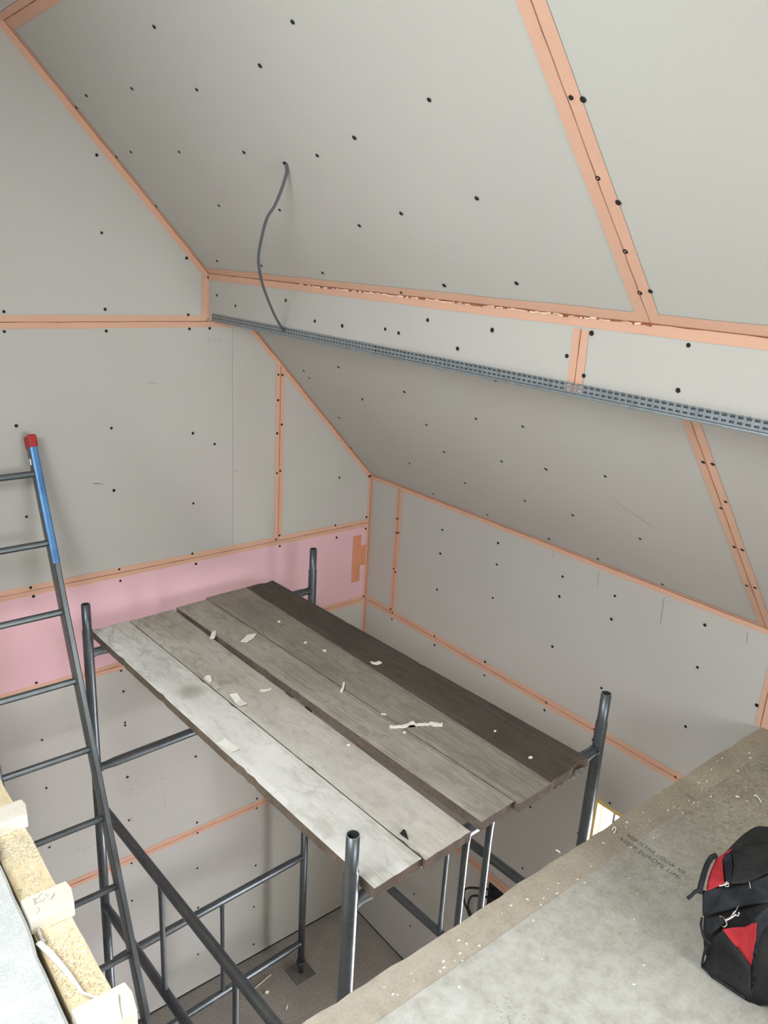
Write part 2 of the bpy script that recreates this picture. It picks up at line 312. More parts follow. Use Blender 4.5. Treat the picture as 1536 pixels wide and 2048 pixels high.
# in the gable itself the flange runs square to the raking edge
gp = Vector((-(ZR - ZE), 0, XR)).normalized(); gp = gp if gp.z < 0 else -gp
tape(wall_back, (XB - .0, 0, slope_z(XB)), (XR, 0, ZR), gp, FW, .030, .022)
tape(wall_back, (0, 0, ZE), (-.80, 0, slope_z(-.80)), gp, FW, .024, .020)
tape(wall_back, (0, 0, ZE), (0, 0, 0.0), LF, FW, .022, .022)
tape(slope, (XR, 0, ZR), (XR, -4.2, ZR), SD, LF, .040, .040)
tape(slope, (0, 0, ZE), (0, YB, ZE), SU, DN, .018, .024)
tape(slope, (XB + .01, -2.372, slope_z(XB + .01)), (XR, -2.372, ZR), BK, FW, .036, .032, cw=.0010)
tape(slope, (0, -2.385, ZE), (-.81, -2.385, slope_z(-.81)), BK, FW, .028, .028, cw=.0012)
tape(slope, (-.805, 0, slope_z(-.805)), (-.805, YB, slope_z(-.805)), SD, SU, .014, .01, crease=False)
tape(purlin, (XB, 0, slope_z(XB)), (XB, YB, slope_z(XB)), SU, DN, .034, .030, cw=.0022)
tape(purlin, (XB, -2.164, 4.068), (XB, -2.164, 4.24), BK, FW, .026, .026)
tape(wall_right, (0, -.265, ZE), (0, -.265, 2.38), BK, FW, .026, .026)
tape(wall_right, (0, 0, 2.375), (0, -2.44, 2.375), UP, DN, .026, .026)
tape(wall_right, (0, 0, 1.160), (0, -1.80, 1.160), UP, DN, .026, .026)
tape(wall_right, (0, -2.442, ZE), (0, -2.442, ZM), BK, FW, .022, .03)

# peeling paper along the crease over the purlin
bm = bmesh.new(); prev = None; y = -.78
while y > -2.38:
    z = slope_z(XB) - .004 + random.uniform(-.0025, .0025); h = random.uniform(.0006, .0034)
    a = (bm.verts.new((XB - .0045 - random.random() * .002, y, z - h)), bm.verts.new((XB - .0045, y, z + h * .6)))
    if prev: bm.faces.new((prev[0], a[0], a[1], prev[1])).material_index = 0 if random.random() < .7 else 1
    prev = a; y -= random.uniform(.006, .022)
finish(bm, 'torn_paper', [M_torn, M_crease], purlin)['label'] = 'torn pale paper edge along the tape'

# screws: one master head per surface, copied in a loop
def screw_mesh():
    bm = bmesh.new(); n = 12
    prof = [(.0068, .0), (.0060, .0012), (.0035, .0010), (.0012, .0004)]
    rings = [[bm.verts.new((r * math.cos(2 * math.pi * k / n) * (1 + .12 * math.sin(3 * k)), r * math.sin(2 * math.pi * k / n), z)) for k in range(n)] for r, z in prof]
    for a, b in zip(rings, rings[1:]):
        for k in range(n): bm.faces.new((a[k], a[(k + 1) % n], b[(k + 1) % n], b[k]))
    bm.faces.new(rings[-1]); bmesh.ops.recalc_face_normals(bm, faces=bm.faces[:])
    me = bpy.data.meshes.new('screw'); bm.to_mesh(me); bm.free(); me.materials.append(M_screw); return me
SCREW = screw_mesh()
def screws(parent, pts, normal):
    q = Vector(normal).to_track_quat('Z', 'Y').to_euler()
    for p in pts:
        o = bpy.data.objects.new('screw', SCREW); COL.objects.link(o); o.parent = parent
        o.location = Vector(p) + Vector(normal) * .0018; o.rotation_euler = q
        s = random.uniform(.85, 1.1); o.scale = (s, s, 1)
screws(wall_back, [(x, 0, z) for x, z in SCREWS_GABLE], (0, -1, 0))
screws(wall_right, [(0, y, z) for y, z in SCREWS_KNEE], (-1, 0, 0))
screws(slope, [(x, min(y, -.02), slope_z(x)) for x, y in SCREWS_UPPER + SCREWS_LOWER], SN)
screws(purlin, [(XB, y, z) for y, z in SCREWS_BEAM], (-1, 0, 0))

# pencil marks on the boards
def marks(parent, segs, w, name='pencil_mark', mt=None):
    bm = bmesh.new()
    for a, b, nrm in segs:
        a, b, nrm = Vector(a), Vector(b), Vector(nrm); t = (b - a).normalized(); s = t.cross(nrm) * w; o = nrm * .0012
        bm.faces.new([bm.verts.new(p) for p in (a + s + o, b + s + o, b - s + o, a - s + o)])
    return finish(bm, name, mt or M_pencil, parent)
gn = (0, -1, 0); segs = []
def dash(x0, z0, x1, z1, n):
    for k in range(n):
        if random.random() < .3: continue
        a = k / n; b = (k + random.uniform(.4, .9)) / n
        segs.append(((x0 + (x1 - x0) * a, 0, z0 + (z1 - z0) * a), (x0 + (x1 - x0) * b, 0, z0 + (z1 - z0) * b), gn))
dash(-1.535, 1.62, -1.345, 1.62, 8); dash(-1.535, 1.42, -1.345, 1.42, 8); dash(-1.535, 1.62, -1.535, 1.42, 7); dash(-1.345, 1.62, -1.345, 1.42, 7)
for k in range(7): dash(-1.575, 1.44 + k * .03, -1.56, 1.452 + k * .03, 1)
for x, z in ((-1.50, 1.58), (-1.42, 1.59), (-1.50, 1.50), (-1.46, 1.50), (-1.40, 1.51), (-1.53, 1.65), (-1.51, 1.655), (-1.37, 1.655)): dash(x, z, x + .02, z + .006, 1)
dash(-1.82, 1.52, -1.82, 1.36, 6); dash(-1.80, 1.55, -1.77, 1.56, 1); dash(-1.80, 1.35, -1.70, 1.40, 4)
for k in range(5): segs.append(((-1.045 + k * .014, 0, 3.955 + (k % 2) * .008), (-1.038 + k * .014, 0, 3.975 - (k % 2) * .006), gn))
segs.append(((-1.635, 0, 3.335), (-1.585, 0, 3.322), gn)); segs.append(((-1.635, 0, 3.330), (-1.60, 0, 3.328), gn))
segs.append(((-1.36, 0, 3.78), (-1.31, 0, 3.775), gn)); segs.append(((-.91, 0, 3.30), (-.89, 0, 3.30), gn))
marks(wall_back, segs, .0011)
kn = (-1, 0, 0)
marks(wall_right, [((0, -1.637, 3.13), (0, -1.640, 3.05), kn), ((0, -1.962, 3.13), (0, -1.966, 3.01), kn), ((0, -1.38, 3.14), (0, -1.382, 3.11), kn), ((0, -2.32, 3.12), (0, -2.325, 3.08), kn)], .0012)
p = Vector((-.40, -1.93, slope_z(-.40))); q = Vector((-.33, -2.06, slope_z(-.33))); marks(slope, [(p, q, SN)], .0012)

# ---------------------------------------------------------------- mezzanine and landing
bm = bmesh.new(); box(bm, (-2.49, YB, ZM - .26), (0, -2.535, ZM)); box(bm, (XL, YB, ZM - .26), (-2.491, .0, ZM - .052))
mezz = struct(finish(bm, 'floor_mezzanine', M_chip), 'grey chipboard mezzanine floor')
bm = bmesh.new(); N = 60; e0 = [];
for i in range(N + 1):
    x = -2.48 + 2.48 * i / N; y = -2.442 + random.uniform(-.0035, .0035); e0.append((x, y))
top = [bm.verts.new((x, y, ZM - .001)) for x, y in e0]; back = [bm.verts.new((x, -2.5345, ZM - .001)) for x, y in e0]
tb = [bm.verts.new((x, y + .001, ZM - .26)) for x, y in e0]; bb = [bm.verts.new((x, -2.5345, ZM - .26)) for x, y in e0]
for i in range(N):
    for a, b in ((top, back), (tb, top), (bb, tb)): bm.faces.new((a[i], a[i + 1], b[i + 1], b[i]))
bm.faces.new((top[0], back[0], bb[0], tb[0])); bm.faces.new((top[-1], tb[-1], bb[-1], back[-1]))
struct(finish(bm, 'trim_2', M_strip), 'brown chipboard strip along the mezzanine edge')
# printed words on the board
def words(txt, loc, size, parent, sx=1.0, mt=None, name='printed_text', bold=.0):
    cu = bpy.data.curves.new(name, 'FONT'); cu.body = txt; cu.size = size; cu.extrude = 0; cu.space_character = 1.15; cu.offset = bold
    ob = bpy.data.objects.new(name, cu); COL.objects.link(ob)
    dg = bpy.context.evaluated_depsgraph_get(); me = bpy.data.meshes.new_from_object(ob.evaluated_get(dg)); bpy.data.objects.remove(ob)
    o = bpy.data.objects.new(name, me); COL.objects.link(o); me.materials.clear(); me.materials.append(mt or M_ink)
    o.location = loc; o.rotation_euler = (0, 0, -math.pi / 2); o.scale = (sx, 1, 1); o.parent = parent; return o
M_ink2 = mat('worn_ink', (.10, .105, .095), .9, var=.7, vscale=60, second=(.22, .21, .17))
M_ink3 = mat('very_worn_ink', (.27, .27, .25), .9, var=.9, vscale=45, second=(.45, .43, .37))
words('NEPOLENE LOUW NS', (-.955, -2.502, ZM + .0007), .022, mezz, .80, M_ink2)
words('ASSEP EUROPE LIMI', (-.985, -2.495, ZM + .0007), .024, mezz, .86, M_ink2)
segs = []
for k in range(46):   # worn, unreadable print: short broken strokes in two rows
    y = -2.66 - .0085 * (k // 2) + random.uniform(-.002, .002); x = (-1.70, -1.665)[k % 2] + random.uniform(-.006, .010); a = random.uniform(0, 3.14); l = random.uniform(.004, .010)
    segs.append(((x, y, ZM), (x + l * math.cos(a), y + l * math.sin(a), ZM), UP))
marks(mezz, segs, .0008, 'worn_print', M_ink3)
marks(mezz, [((-.62, -2.50, ZM), (-.62, -2.53, ZM), UP), ((-.24, -2.56, ZM), (-.23, -2.68, ZM), UP), ((-.27, -2.57, ZM), (-.25, -2.64, ZM), UP)], .002, mt=M_ink)

# left opening edge: pine rim, joist ends lying over it, white sheet
PZ = 2.732
bm = bmesh.new(); n = 70; vt = []
for i in range(n + 1):
    y = -.0 - 2.45 * i / n; w = .004 * noise.noise(Vector((y * 9, 0, 0)))
    vt.append([bm.verts.new((-2.366 + w, y, PZ - .3)), bm.verts.new((-2.366 + w, y, PZ)), bm.verts.new((-2.462, y, PZ)), bm.verts.new((-2.462, y, PZ - .3))])
for a, b in zip(vt, vt[1:]):
    for k in range(4): bm.faces.new((a[k], a[(k + 1) % 4], b[(k + 1) % 4], b[k]))
bm.faces.new(vt[0]); bm.faces.new(vt[-1][::-1])
rim = tag(finish(bm, 'rim_beam', M_pine, bevel=.002), 'long yellow pine beam edging the stair opening at lower left', 'timber beam')
def pile(bm, cx, cy, rx, ry, h, z, n=26, seed=0):
    g = []
    for i in range(n + 1):
        row = []
        for j in range(n + 1):
            u, v = i / n * 2 - 1, j / n * 2 - 1; d = max(0, 1 - (u * u + v * v)) ** .6
            k = .55 + .45 * noise.noise(Vector((u * 6 + seed, v * 9, 1)))
            row.append(bm.verts.new((cx + rx * u, cy + ry * v, z + h * d * k)))
        g.append(row)
    for i in range(n):
        for j in range(n): bm.faces.new((g[i][j], g[i + 1][j], g[i + 1][j + 1], g[i][j + 1]))
bm = bmesh.new()
for k in range(1500):
    y = random.choice([random.gauss(-1.93, .075), random.gauss(-1.47, .04), random.uniform(-2.11, -1.0)]); x = random.uniform(-2.458, -2.370); r = random.uniform(.0007, .0022)
    Mx = Matrix.Translation((x, y, PZ + random.uniform(.0005, .003))) @ Matrix.Rotation(random.uniform(0, 6.3), 4, 'Z') @ Matrix.Rotation(random.uniform(-.6, .6), 4, 'X')
    box(bm, (-r * 1.8, -r, -.0003), (r * 1.8, r, .0003), M=Mx)
for k in range(120):
    y = random.choice([random.uniform(-2.07, -1.83), random.uniform(-1.55, -1.42), random.uniform(-1.70, -1.2)]); x = random.uniform(-2.455, -2.372); a = random.uniform(0, 6.28); l = random.uniform(.004, .018)
    P = [Vector((x + l * math.cos(a + t * 1.6) * t, y + l * math.sin(a + t * 1.6) * t, PZ + .0055 + .003 * math.sin(t * 3))) for t in (0, .5, 1)]
    tube(bm, P, .0009, 4)
o = finish(bm, 'sawdust', M_sawdust); tag(o, 'sawdust and wood shavings scattered on the pine beam', 'sawdust'); o['kind'] = 'stuff'
def joist(y0, y1, label, over=.012):
    t = empty('timber_block', (-2.42, (y0 + y1) / 2, PZ), label, 'timber block', 'timber blocks across the pine beam')
    bm = bmesh.new(); pr = [(-2.366 + over, y0), (-2.362 + over, (y0 + y1) / 2 + .01), (-2.372 + over, y1), (-2.468, y1), (-2.468, y0)]
    prism(bm, [(x, y, PZ + .0004) for x, y in pr], (0, 0, .046)); finish(bm, 'block', M_pine_white, t, bevel=.003)
    return t
J1 = joist(-1.325, -1.405, 'pale timber block across the pine beam, farthest of the three')
J2 = joist(-1.728, -1.812, 'middle pale timber block across the pine beam, pencil scribbles on top')
J3 = joist(-2.112, -2.20, 'pale timber block nearest the camera across the pine beam, under a white splinter', .02)
bm = bmesh.new()
for k in range(9):
    c = Vector((random.uniform(-2.45, -2.385), random.uniform(-1.80, -1.745), PZ + .047)); r = random.uniform(.006, .014); a0 = random.uniform(0, 6)
    tube(bm, [c + Vector((r * math.cos(a0 + t), .8 * r * math.sin(a0 + 1.3 * t), 0)) for t in [i * .35 for i in range(9)]], .0005, 4)
finish(bm, 'pencil_scribble', M_pencil, J2)
# white sheet over the landing
bm = bmesh.new(); n = 60; rows = []
for i in range(n + 1):
    y = -.0 - 3.3 * i / n; xe = -2.476 - .006 * noise.noise(Vector((y * 6, 2, 0))) - (.006 if y < -1.9 else 0) + (.012 if y > -1.5 else 0)
    rows.append([bm.verts.new((XL, y, PZ + .0475)), bm.verts.new((xe - .008, y, PZ + .0475)), bm.verts.new((xe, y, PZ + .040)), bm.verts.new((xe, y, PZ - .006)), bm.verts.new((XL, y, PZ - .006))])
for a, b in zip(rows, rows[1:]):
    for k in range(5): bm.faces.new((a[k], a[(k + 1) % 5], b[(k + 1) % 5], b[k]))
bm.faces.new(rows[0]); bm.faces.new(rows[-1][::-1])
bmesh.ops.translate(bm, verts=bm.verts[:], vec=(0, 0, .003))
tag(finish(bm, 'board_sheet', M_sheet), 'bright white board sheet covering the landing at the lower left edge', 'board')
bm = bmesh.new()   # coiled wire in the gap
P = [Vector((-2.452 + .008 * math.cos(t), -1.822 - t * .0011, PZ + .010 + .011 * math.sin(t))) for t in [i * .35 for i in range(124)]]
tube(bm, P, .0016, 6); tag(finish(bm, 'wire_coil', M_chrome, smooth=True), 'small zigzag wire coil in the gap beside the middle timber block', 'wire')
def splinter(pts, widths, label, name='wood_splinter', z_lift=.0, mt=None, th=.003, cat='splinter'):
    bm = bmesh.new(); P = [Vector(p) for p in pts]; prev = None
    for i, (p, w) in enumerate(zip(P, widths)):
        t = (P[min(i + 1, len(P) - 1)] - P[max(i - 1, 0)]).normalized(); s = t.cross(Vector((0, 0, 1))).normalized() * w / 2
        r = [bm.verts.new(p + s), bm.verts.new(p - s), bm.verts.new(p - s - Vector((0, 0, th))), bm.verts.new(p + s - Vector((0, 0, th)))]
        if prev:
            for k in range(4): bm.faces.new((prev[k], prev[(k + 1) % 4], r[(k + 1) % 4], r[k]))
        else: bm.faces.new(r)
        prev = r
    bm.faces.new(prev)
    return tag(finish(bm, name, mt or M_whitewood), label, cat)
splinter([at(76, 1884, 2.758), at(100, 1905, 2.762), at(135, 1945, 2.760), at(165, 1985, 2.752), at(200, 1997, 2.742)], [.013, .015, .011, .007, .003], 'long white wood splinter lying on the pine beam')
splinter([at(232, 1985, 2.792), at(236, 2015, 2.786), at(242, 2048, 2.784)], [.006, .006, .008], 'short white splinter on the nearest timber block')
splinter([at(-6, 1658, 2.742), at(10, 1655, 2.745), at(19, 1653, 2.745)], [.006, .007, .006], 'cream splinter among shavings by the farthest timber block', mt=M_scrap)

# ---------------------------------------------------------------- patio door in the right wall
bm = bmesh.new(); box(bm, (.004, -1.814, 0), (.045, -1.801, 2.02)); box(bm, (.004, -3.599, 2.02), (.045, -1.801, 2.044)); box(bm, (.004, -3.599, 0), (.045, -3.586, 2.02))
frame_l = finish(bm, 'door_lining', M_lining_pine)
bm = bmesh.new()
for y0, y1 in ((-1.822, -1.801), (-2.72, -2.66), (-3.599, -3.57)): box(bm, (.162, y0, .02), (.176, y1, 2.044))
box(bm, (.13, -3.57, 0), (.17, -1.822, .07))
door = struct(finish(bm, 'door_1', M_dark), 'dark framed glazed door under the mezzanine')
frame_l.parent = door
bm = bmesh.new(); box(bm, (.166, -3.57, .07), (.170, -1.823, 2.044)); finish(bm, 'pane', M_glass, door)
bm = bmesh.new(); box(bm, (.046, -1.816, 0), (.078, -1.801, 2.043)); finish(bm, 'door_stop', M_orange, door)['label'] = 'orange brown timber edge'
bm = bmesh.new(); box(bm, (.079, -1.812, 0), (.161, -1.801, 2.043)); finish(bm, 'reveal', M_whitewood, door)['label'] = 'white reveal strip'
bm = bmesh.new(); box(bm, (.31, -12, -.2), (14, 4, -.12)); struct(finish(bm, 'ground_outside', M_outwall))

# ---------------------------------------------------------------- perforated angle beads on the purlin edge
def bead(y0, y1, scallop, label, xo):
    t = empty('angle_bead', (XB - xo, y0, 4.066), label, 'angle bead', 'perforated angle beads on the purlin edge')
    bm = bmesh.new(); L = abs(y1 - y0); pitch = .020; n = int(L / pitch); x = XB - xo
    def q(ya, yb, za, zb, xa=x, xb=x, m=0):
        bm.faces.new([bm.verts.new(p) for p in ((xa, ya, za), (xa, yb, za), (xb, yb, zb), (xb, ya, zb))]).material_index = m
    zs = [4.066, 4.073, 4.0785, 4.086, 4.0910, 4.0965]
    for i in range(n):
        a = y0 - i * pitch; b = a - pitch; s0 = a - pitch * .22; s1 = b + pitch * .14
        q(a, b, zs[0], zs[1]); q(a, b, zs[2], zs[3])
        o = .5 * pitch * (i % 2)
        q(a, s0, zs[1], zs[2]); q(s1, b, zs[1], zs[2])
        q(a, s0, zs[3], zs[4]); q(s1, b, zs[3], zs[4])
        if scallop:
            m = [(a, zs[4]), (a, zs[4] + .001), (a - pitch * .2, zs[5]), (a - pitch * .8, zs[5]), (b, zs[4] + .001), (b, zs[4])]
            lean = -.006
            bm.faces.new([bm.verts.new((x + (lean if z > zs[4] + .0005 else 0), y, z)) for y, z in m])
        else: q(a, b, zs[4], zs[5])
    # rounded nose and lower wing
    for i in range(6):
        a0, a1 = i / 6 * math.pi / 2 * 1.6 + 2.2, (i + 1) / 6 * math.pi / 2 * 1.6 + 2.2
        P = [(x - .0008 + .0035 * math.cos(a), 4.0625 + .0035 * math.sin(a)) for a in (a0, a1)]
        bm.faces.new([bm.verts.new(p) for p in ((P[0][0], y0, P[0][1]), (P[0][0], y1, P[0][1]), (P[1][0], y1, P[1][1]), (P[1][0], y0, P[1][1]))])
    bm.faces.new([bm.verts.new(p) for p in ((x, y0, 4.061), (x, y1, 4.061), (x + .03, y1, 4.0595), (x + .03, y0, 4.0595))])
    bm.faces.new([bm.verts.new(p) for p in ((x, y0, 4.061), (x, y1, 4.061), (x, y1, 4.067), (x, y0, 4.067))])
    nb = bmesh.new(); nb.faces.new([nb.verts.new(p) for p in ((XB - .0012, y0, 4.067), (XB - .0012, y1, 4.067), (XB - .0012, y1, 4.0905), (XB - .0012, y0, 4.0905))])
    finish(nb, 'slot_shade', M_bead_dark, t)  # dark strip added behind the slots so they read as shaded
    o = finish(bm, 'perforated_wing', M_bead, t); s = o.modifiers.new('t', 'SOLIDIFY'); s.thickness = .0007
    return t
bead(-.035, -1.285, False, 'perforated steel angle bead on the purlin edge, far length by the gable', .003)
bead(-1.275, -3.4, True, 'perforated steel angle bead on the purlin edge, near length with scalloped top', .005)

# ---------------------------------------------------------------- cable out of the slope
def on_ray(px, py, dist):
    d = Vector(((px - 768) / F, (py - 1024) / F, 1.0)); r = Vector([R[0][i] * d.x + R[1][i] * d.y + R[2][i] * d.z for i in range(3)]).normalized()
    return CAM + r * dist
p0 = Vector((-1.392, -1.226, slope_z(-1.392))) - SN * .0; d0 = (p0 - CAM).length; p1 = Vector((-1.05, -.662, 4.078)); d1 = (p1 - CAM).length
cp = [(573, 330), (573, 346), (562, 382), (549, 412), (534, 436), (524, 472), (517, 512), (519, 542), (526, 572), (537, 602), (549, 630), (560, 650), (567, 661)]
bm = bmesh.new(); pts = [p0 - SN * .01]
for i, (x, y) in enumerate(cp):
    s = (y - 330) / 331; bul = .10 * math.sin(math.pi * s); pts.append(on_ray(x, y, d0 + (d1 - d0) * s - bul - .004))
tube(bm, spline(pts, 5), .0052, 8)
tag(finish(bm, 'electric_cable', M_cable, smooth=True), 'grey electric cable hanging from a hole in the roof slope', 'cable')
bm = bmesh.new(); c = Vector((-1.394, -1.226, slope_z(-1.394))) + SN * .002
T1 = Vector((0, 1, 0)); T2 = SL
bm.faces.new([bm.verts.new(c + (T1 * math.cos(a) + T2 * math.sin(a)) * .011 * (1 + .15 * math.sin(3 * a))) for a in [i * math.pi / 7 for i in range(14)]])
finish(bm, 'cable_hole', M_screw, slope)
# low wiring in the right wall, under the platform
bm = bmesh.new(); box(bm, (-.003, -1.45, .93), (0.001, -1.235, 1.125)); finish(bm, 'box_recess', M_screw, wall_right)['label'] = 'dark recess in the board'
bm = bmesh.new()
tube(bm, spline([(-.012, -1.27, 1.10), (-.05, -1.20, 1.08), (-.07, -1.13, 1.03), (-.06, -1.12, .93), (-.03, -1.14, .84), (-.02, -1.18, .70), (-.015, -1.22, .5)], 6), .0065, 8)
tube(bm, spline([(-.012, -1.30, 1.06), (-.04, -1.23, 1.04), (-.05, -1.16, .99), (-.05, -1.145, .90), (-.02, -1.16, .80), (-.012, -1.2, .5)], 6), .006, 8)
tag(finish(bm, 'wiring_loop', M_black, smooth=True), 'black cable looping out of a recess low on the right wall', 'cable')

# ---------------------------------------------------------------- scaffold tower
th = math.radians(2.9737)
U = Vector((math.cos(th), math.sin(th), 0)); V = Vector((math.sin(th), -math.cos(th), 0))
Q0 = Vector((-1.813, -.345, 0)); W, LN_ = 1.22, 1.80
Q = [Q0, Q0 + U * W, Q0 + U * W + V * LN_, Q0 + V * LN_]
def up(p, z): return Vector((p.x, p.y, z))
RT_ = .0218
def post(A, z0, z1, swage, t, collar=None):
    bm = bmesh.new()
    if swage:
        zz = [z0, swage - .003, swage + .003, z1]; rr = [RT_ + .0004, RT_ + .0004, .0192, .0192]
        rings = tube(bm, [up(A, z) for z in zz], RT_, 24, False, r_of=rr)
        inner = tube(bm, [up(A, z1), up(A, z1 - .12)], .0168, 24, False, mat=1)
        n = len(inner[0])
        # top lip joins the outer wall to the bore
        for k in range(n):
            bm.faces.new((rings[-1][k], rings[-1][(k + 1) % n], inner[0][(n - k - 1) % n], inner[0][(n - k) % n])) if False else None
        o2 = rings[-1]; bmv = [bm.verts.new(up(A, z1) + (v.co - up(A, z1)) * (.0168 / .0192)) for v in o2]
        for k in range(n): bm.faces.new((o2[k], o2[(k + 1) % n], bmv[(k + 1) % n], bmv[k])).material_index = 2
        bm.faces.new([bm.verts.new(v.co.copy()) for v in inner[-1]]).material_index = 1
    else: tube(bm, [up(A, z0), up(A, z1)], RT_, 24)
    return finish(bm, 'post', [M_steel, M_steel_in, M_rim], t)
def bar(A, B, z, t, name='rail', r=RT_):
    d = (B - A).normalized(); bm = bmesh.new()
    a, b = up(A, z) + d * (RT_ - .004), up(B, z) - d * (RT_ - .004)
    tube(bm, [a, a + d * .03, a + d * .07, b - d * .07, b - d * .03, b], r, 20, False, r_of=[r * .80, r * .86, r, r, r * .86, r * .80])
    for c, s in ((a, 1), (b, -1)): tube(bm, [c - d * s * .003, c + d * s * .009], r * .95, 20, False)   # weld bead
    return finish(bm, name, M_steel, t)
def strut(A, B, f, z0, z1, t, r=.0115):
    p = A.lerp(B, f); bm = bmesh.new(); h = z1 - z0
    tube(bm, [up(p, z0), up(p, z0 + .04), up(p, z0 + .09), up(p, z1 - .09), up(p, z1 - .04), up(p, z1)], r, 12, False, r_of=[r * 1.25, r * 1.1, r, r, r * 1.1, r * 1.25])
    return finish(bm, 'strut', M_steel, t)
def frame(A, B, z0, z1, rails, struts, label, swage=None, group='steel scaffold tower frames'):
    t = empty('scaffold_section', up(A.lerp(B, .5), z0), label, 'scaffold', group)
    post(A, z0, z1, swage, t); post(B, z0, z1, swage, t)
    for z in rails: bar(A, B, z, t)
    for f in struts: strut(A, B, f, rails[-1] + RT_ * .6, rails[0] - RT_ * .6, t)
    return t
frame(Q[0], Q[1], 1.975, 2.905, [2.668, 2.075], [.47, .57], 'top scaffold end frame at the gable end of the platform', 2.785)
frame(Q[3], Q[2], 1.975, 2.905, [2.668, 2.075], [.40, .495], 'top scaffold end frame beside the mezzanine edge', 2.785)
frame(Q[0], Q[3], 1.10, 1.974, [1.89, 1.285], [.345, .667], 'long scaffold side frame on the ladder side, crossing the lower left')
frame(Q[1], Q[2], 1.10, 1.974, [1.855, 1.225], [.30, .62], 'long scaffold side frame nearest the right wall, under the boards')
frame(Q[0], Q[1], .10, 1.099, [.915, .245], [.535], 'lowest scaffold end frame near the gable wall')
frame(Q[3], Q[2], .10, 1.099, [.915, .245], [.40, .495], 'lowest scaffold end frame below the mezzanine edge')
for i, (q, lab) in enumerate(zip(Q, ('square base plate under the post behind the ladder', 'square steel base plate on the floor in the gable corner', 'square base plate under the right near post', 'square base plate under the left near post'))):
    t = empty('base_plate', up(q, 0), lab, 'base plate', 'scaffold base plates')
    bm = bmesh.new(); box(bm, (q.x - .072, q.y - .072, 0), (q.x + .072, q.y + .072, .007)); finish(bm, 'plate', M_plate, t, bevel=.002)
    bm = bmesh.new(); tube(bm, [up(q, .007), up(q, .099)], .0165, 16); sp = finish(bm, 'spindle', M_steel, t)
    bm = bmesh.new(); tube(bm, [up(q, .078), up(q, .099)], .030, 12); finish(bm, 'collar', M_steel, sp, bevel=.002)

# ---------------------------------------------------------------- scaffold boards
def lc(u, v, z): return up(Q0 + U * u + V * v, z)
def board(name_label, uf0, uf1, vf, un0, un1, vn, mt, sag=0., zt=ZB, rough_end=0, notch=False, seed=0, th_=.038):
    """u along the frame width, v along the boards; f = far end (gable), n = near end"""
    bm = bmesh.new(); nv, nu = 60, 8; top = []; bot = []
    for i in range(nv + 1):
        s = i / nv; ua, ub = uf0 + (un0 - uf0) * s, uf1 + (un1 - uf1) * s; v = vf + (vn - vf) * s
        rt, rb = [], []
        for j in range(nu + 1):
            f = j / nu; u = ua + (ub - ua) * f; vv = v
            w = noise.noise(Vector((s * 27, seed * 5 + (0 if f < .5 else 40), 0)))
            if j == 0 or j == nu: u += (abs(w) * .0018 + .001 + (.0035 if abs(w) > .52 else 0)) * (1 if j == 0 else -1)
            end = (1 if i == nv else -1 if i == 0 else 0)
            if end: vv += end * (.002 * noise.noise(Vector((f * 9, seed, 3))) - rough_end * abs(noise.noise(Vector((f * 6, seed, 7)))))
            zz = zt - sag * (4 * s * (1 - s))
            c = .0035 if j in (0, nu) or i in (0, nv) else 0
            zz += .0007 * noise.noise(Vector((u * 9, vv * 6, seed)))
            rt.append(bm.verts.new(lc(u, vv, zz - c))); rb.append(bm.verts.new(lc(u, vv, zt - th_ - sag * 4 * s * (1 - s))))
        top.append(rt); bot.append(rb)
    for i in range(nv):
        for j in range(nu):
            if notch and i >= nv - 5 and i < nv - 4 and j == 0: continue
            bm.faces.new((top[i][j], top[i][j + 1], top[i + 1][j + 1], top[i + 1][j]))
            bm.faces.new((bot[i][j], bot[i + 1][j], bot[i + 1][j + 1], bot[i][j + 1]))
        for j in (0, nu): bm.faces.new((top[i][j], top[i + 1][j], bot[i + 1][j], bot[i][j])).material_index = 1
    for i in (0, nv):
        for j in range(nu): bm.faces.new((top[i][j], bot[i][j], bot[i][j + 1], top[i][j + 1])).material_index = 2
    o = finish(bm, 'scaffold_board', [mt, M_bside, M_bend])
    base = lc((uf0 + un1) / 2, (vf + vn) / 2, zt - th_); o.data.transform(Matrix.Rotation(-th, 4, 'Z') @ Matrix.Translation(-base)); o.location = base; o.rotation_euler = (0, 0, th)
    return tag(o, name_label, 'scaffold board', 'weathered boards of the scaffold platform')
MB1 = board_mat('board_dusty', (.50, .475, .41), (.33, .30, .245), (.80, .80, .77), .95, 1)
MB2 = board_mat('board_grey', (.41, .37, .305), (.26, .22, .175), (.64, .61, .54), .65, 2)
add_dust_or_light(MB1, (-1.62, -1.35, 2.732), .80, (.80, .79, .745), .7); add_dust_or_light(MB2, (-1.42, -1.75, 2.732), .55, (.70, .675, .62), .55); add_dust_or_light(MB1, (-1.63, -.97, 2.732), .05, (.22, .195, .11), .75)
MB3 = board_mat('board_brown', (.38, .34, .28), (.21, .18, .14), (.56, .52, .45), .5, 3)
MB4 = board_mat('board_brown_grain', (.31, .27, .22), (.165, .14, .11), (.44, .40, .34), .4, 4)
MB5 = board_mat('board_dark', (.105, .085, .067), (.06, .048, .038), (.145, .122, .10), .3, 5)
board('scaffold board coated in pale plaster dust, nearest the ladder side', .052, .228, -.092, .047, .234, 1.846, MB1, seed=1)
board('grey dusty scaffold board left of the wide dark gap', .2295, .452, -.084, .236, .434, 1.858, MB2, seed=2, rough_end=.006)
board('brown scaffold board right of the wide dark gap', .470, .640, -.094, .492, .654, 1.849, MB3, seed=3)
board('grained brown scaffold board beside the darkest one', .642, .875, -.112, .656, .832, 1.868, MB4, seed=4)
b5 = board('darkest scaffold board at the right wall side with a broken end', .877, 1.040, -.112, .834, 1.058, 1.862, MB5, seed=5, rough_end=.02)
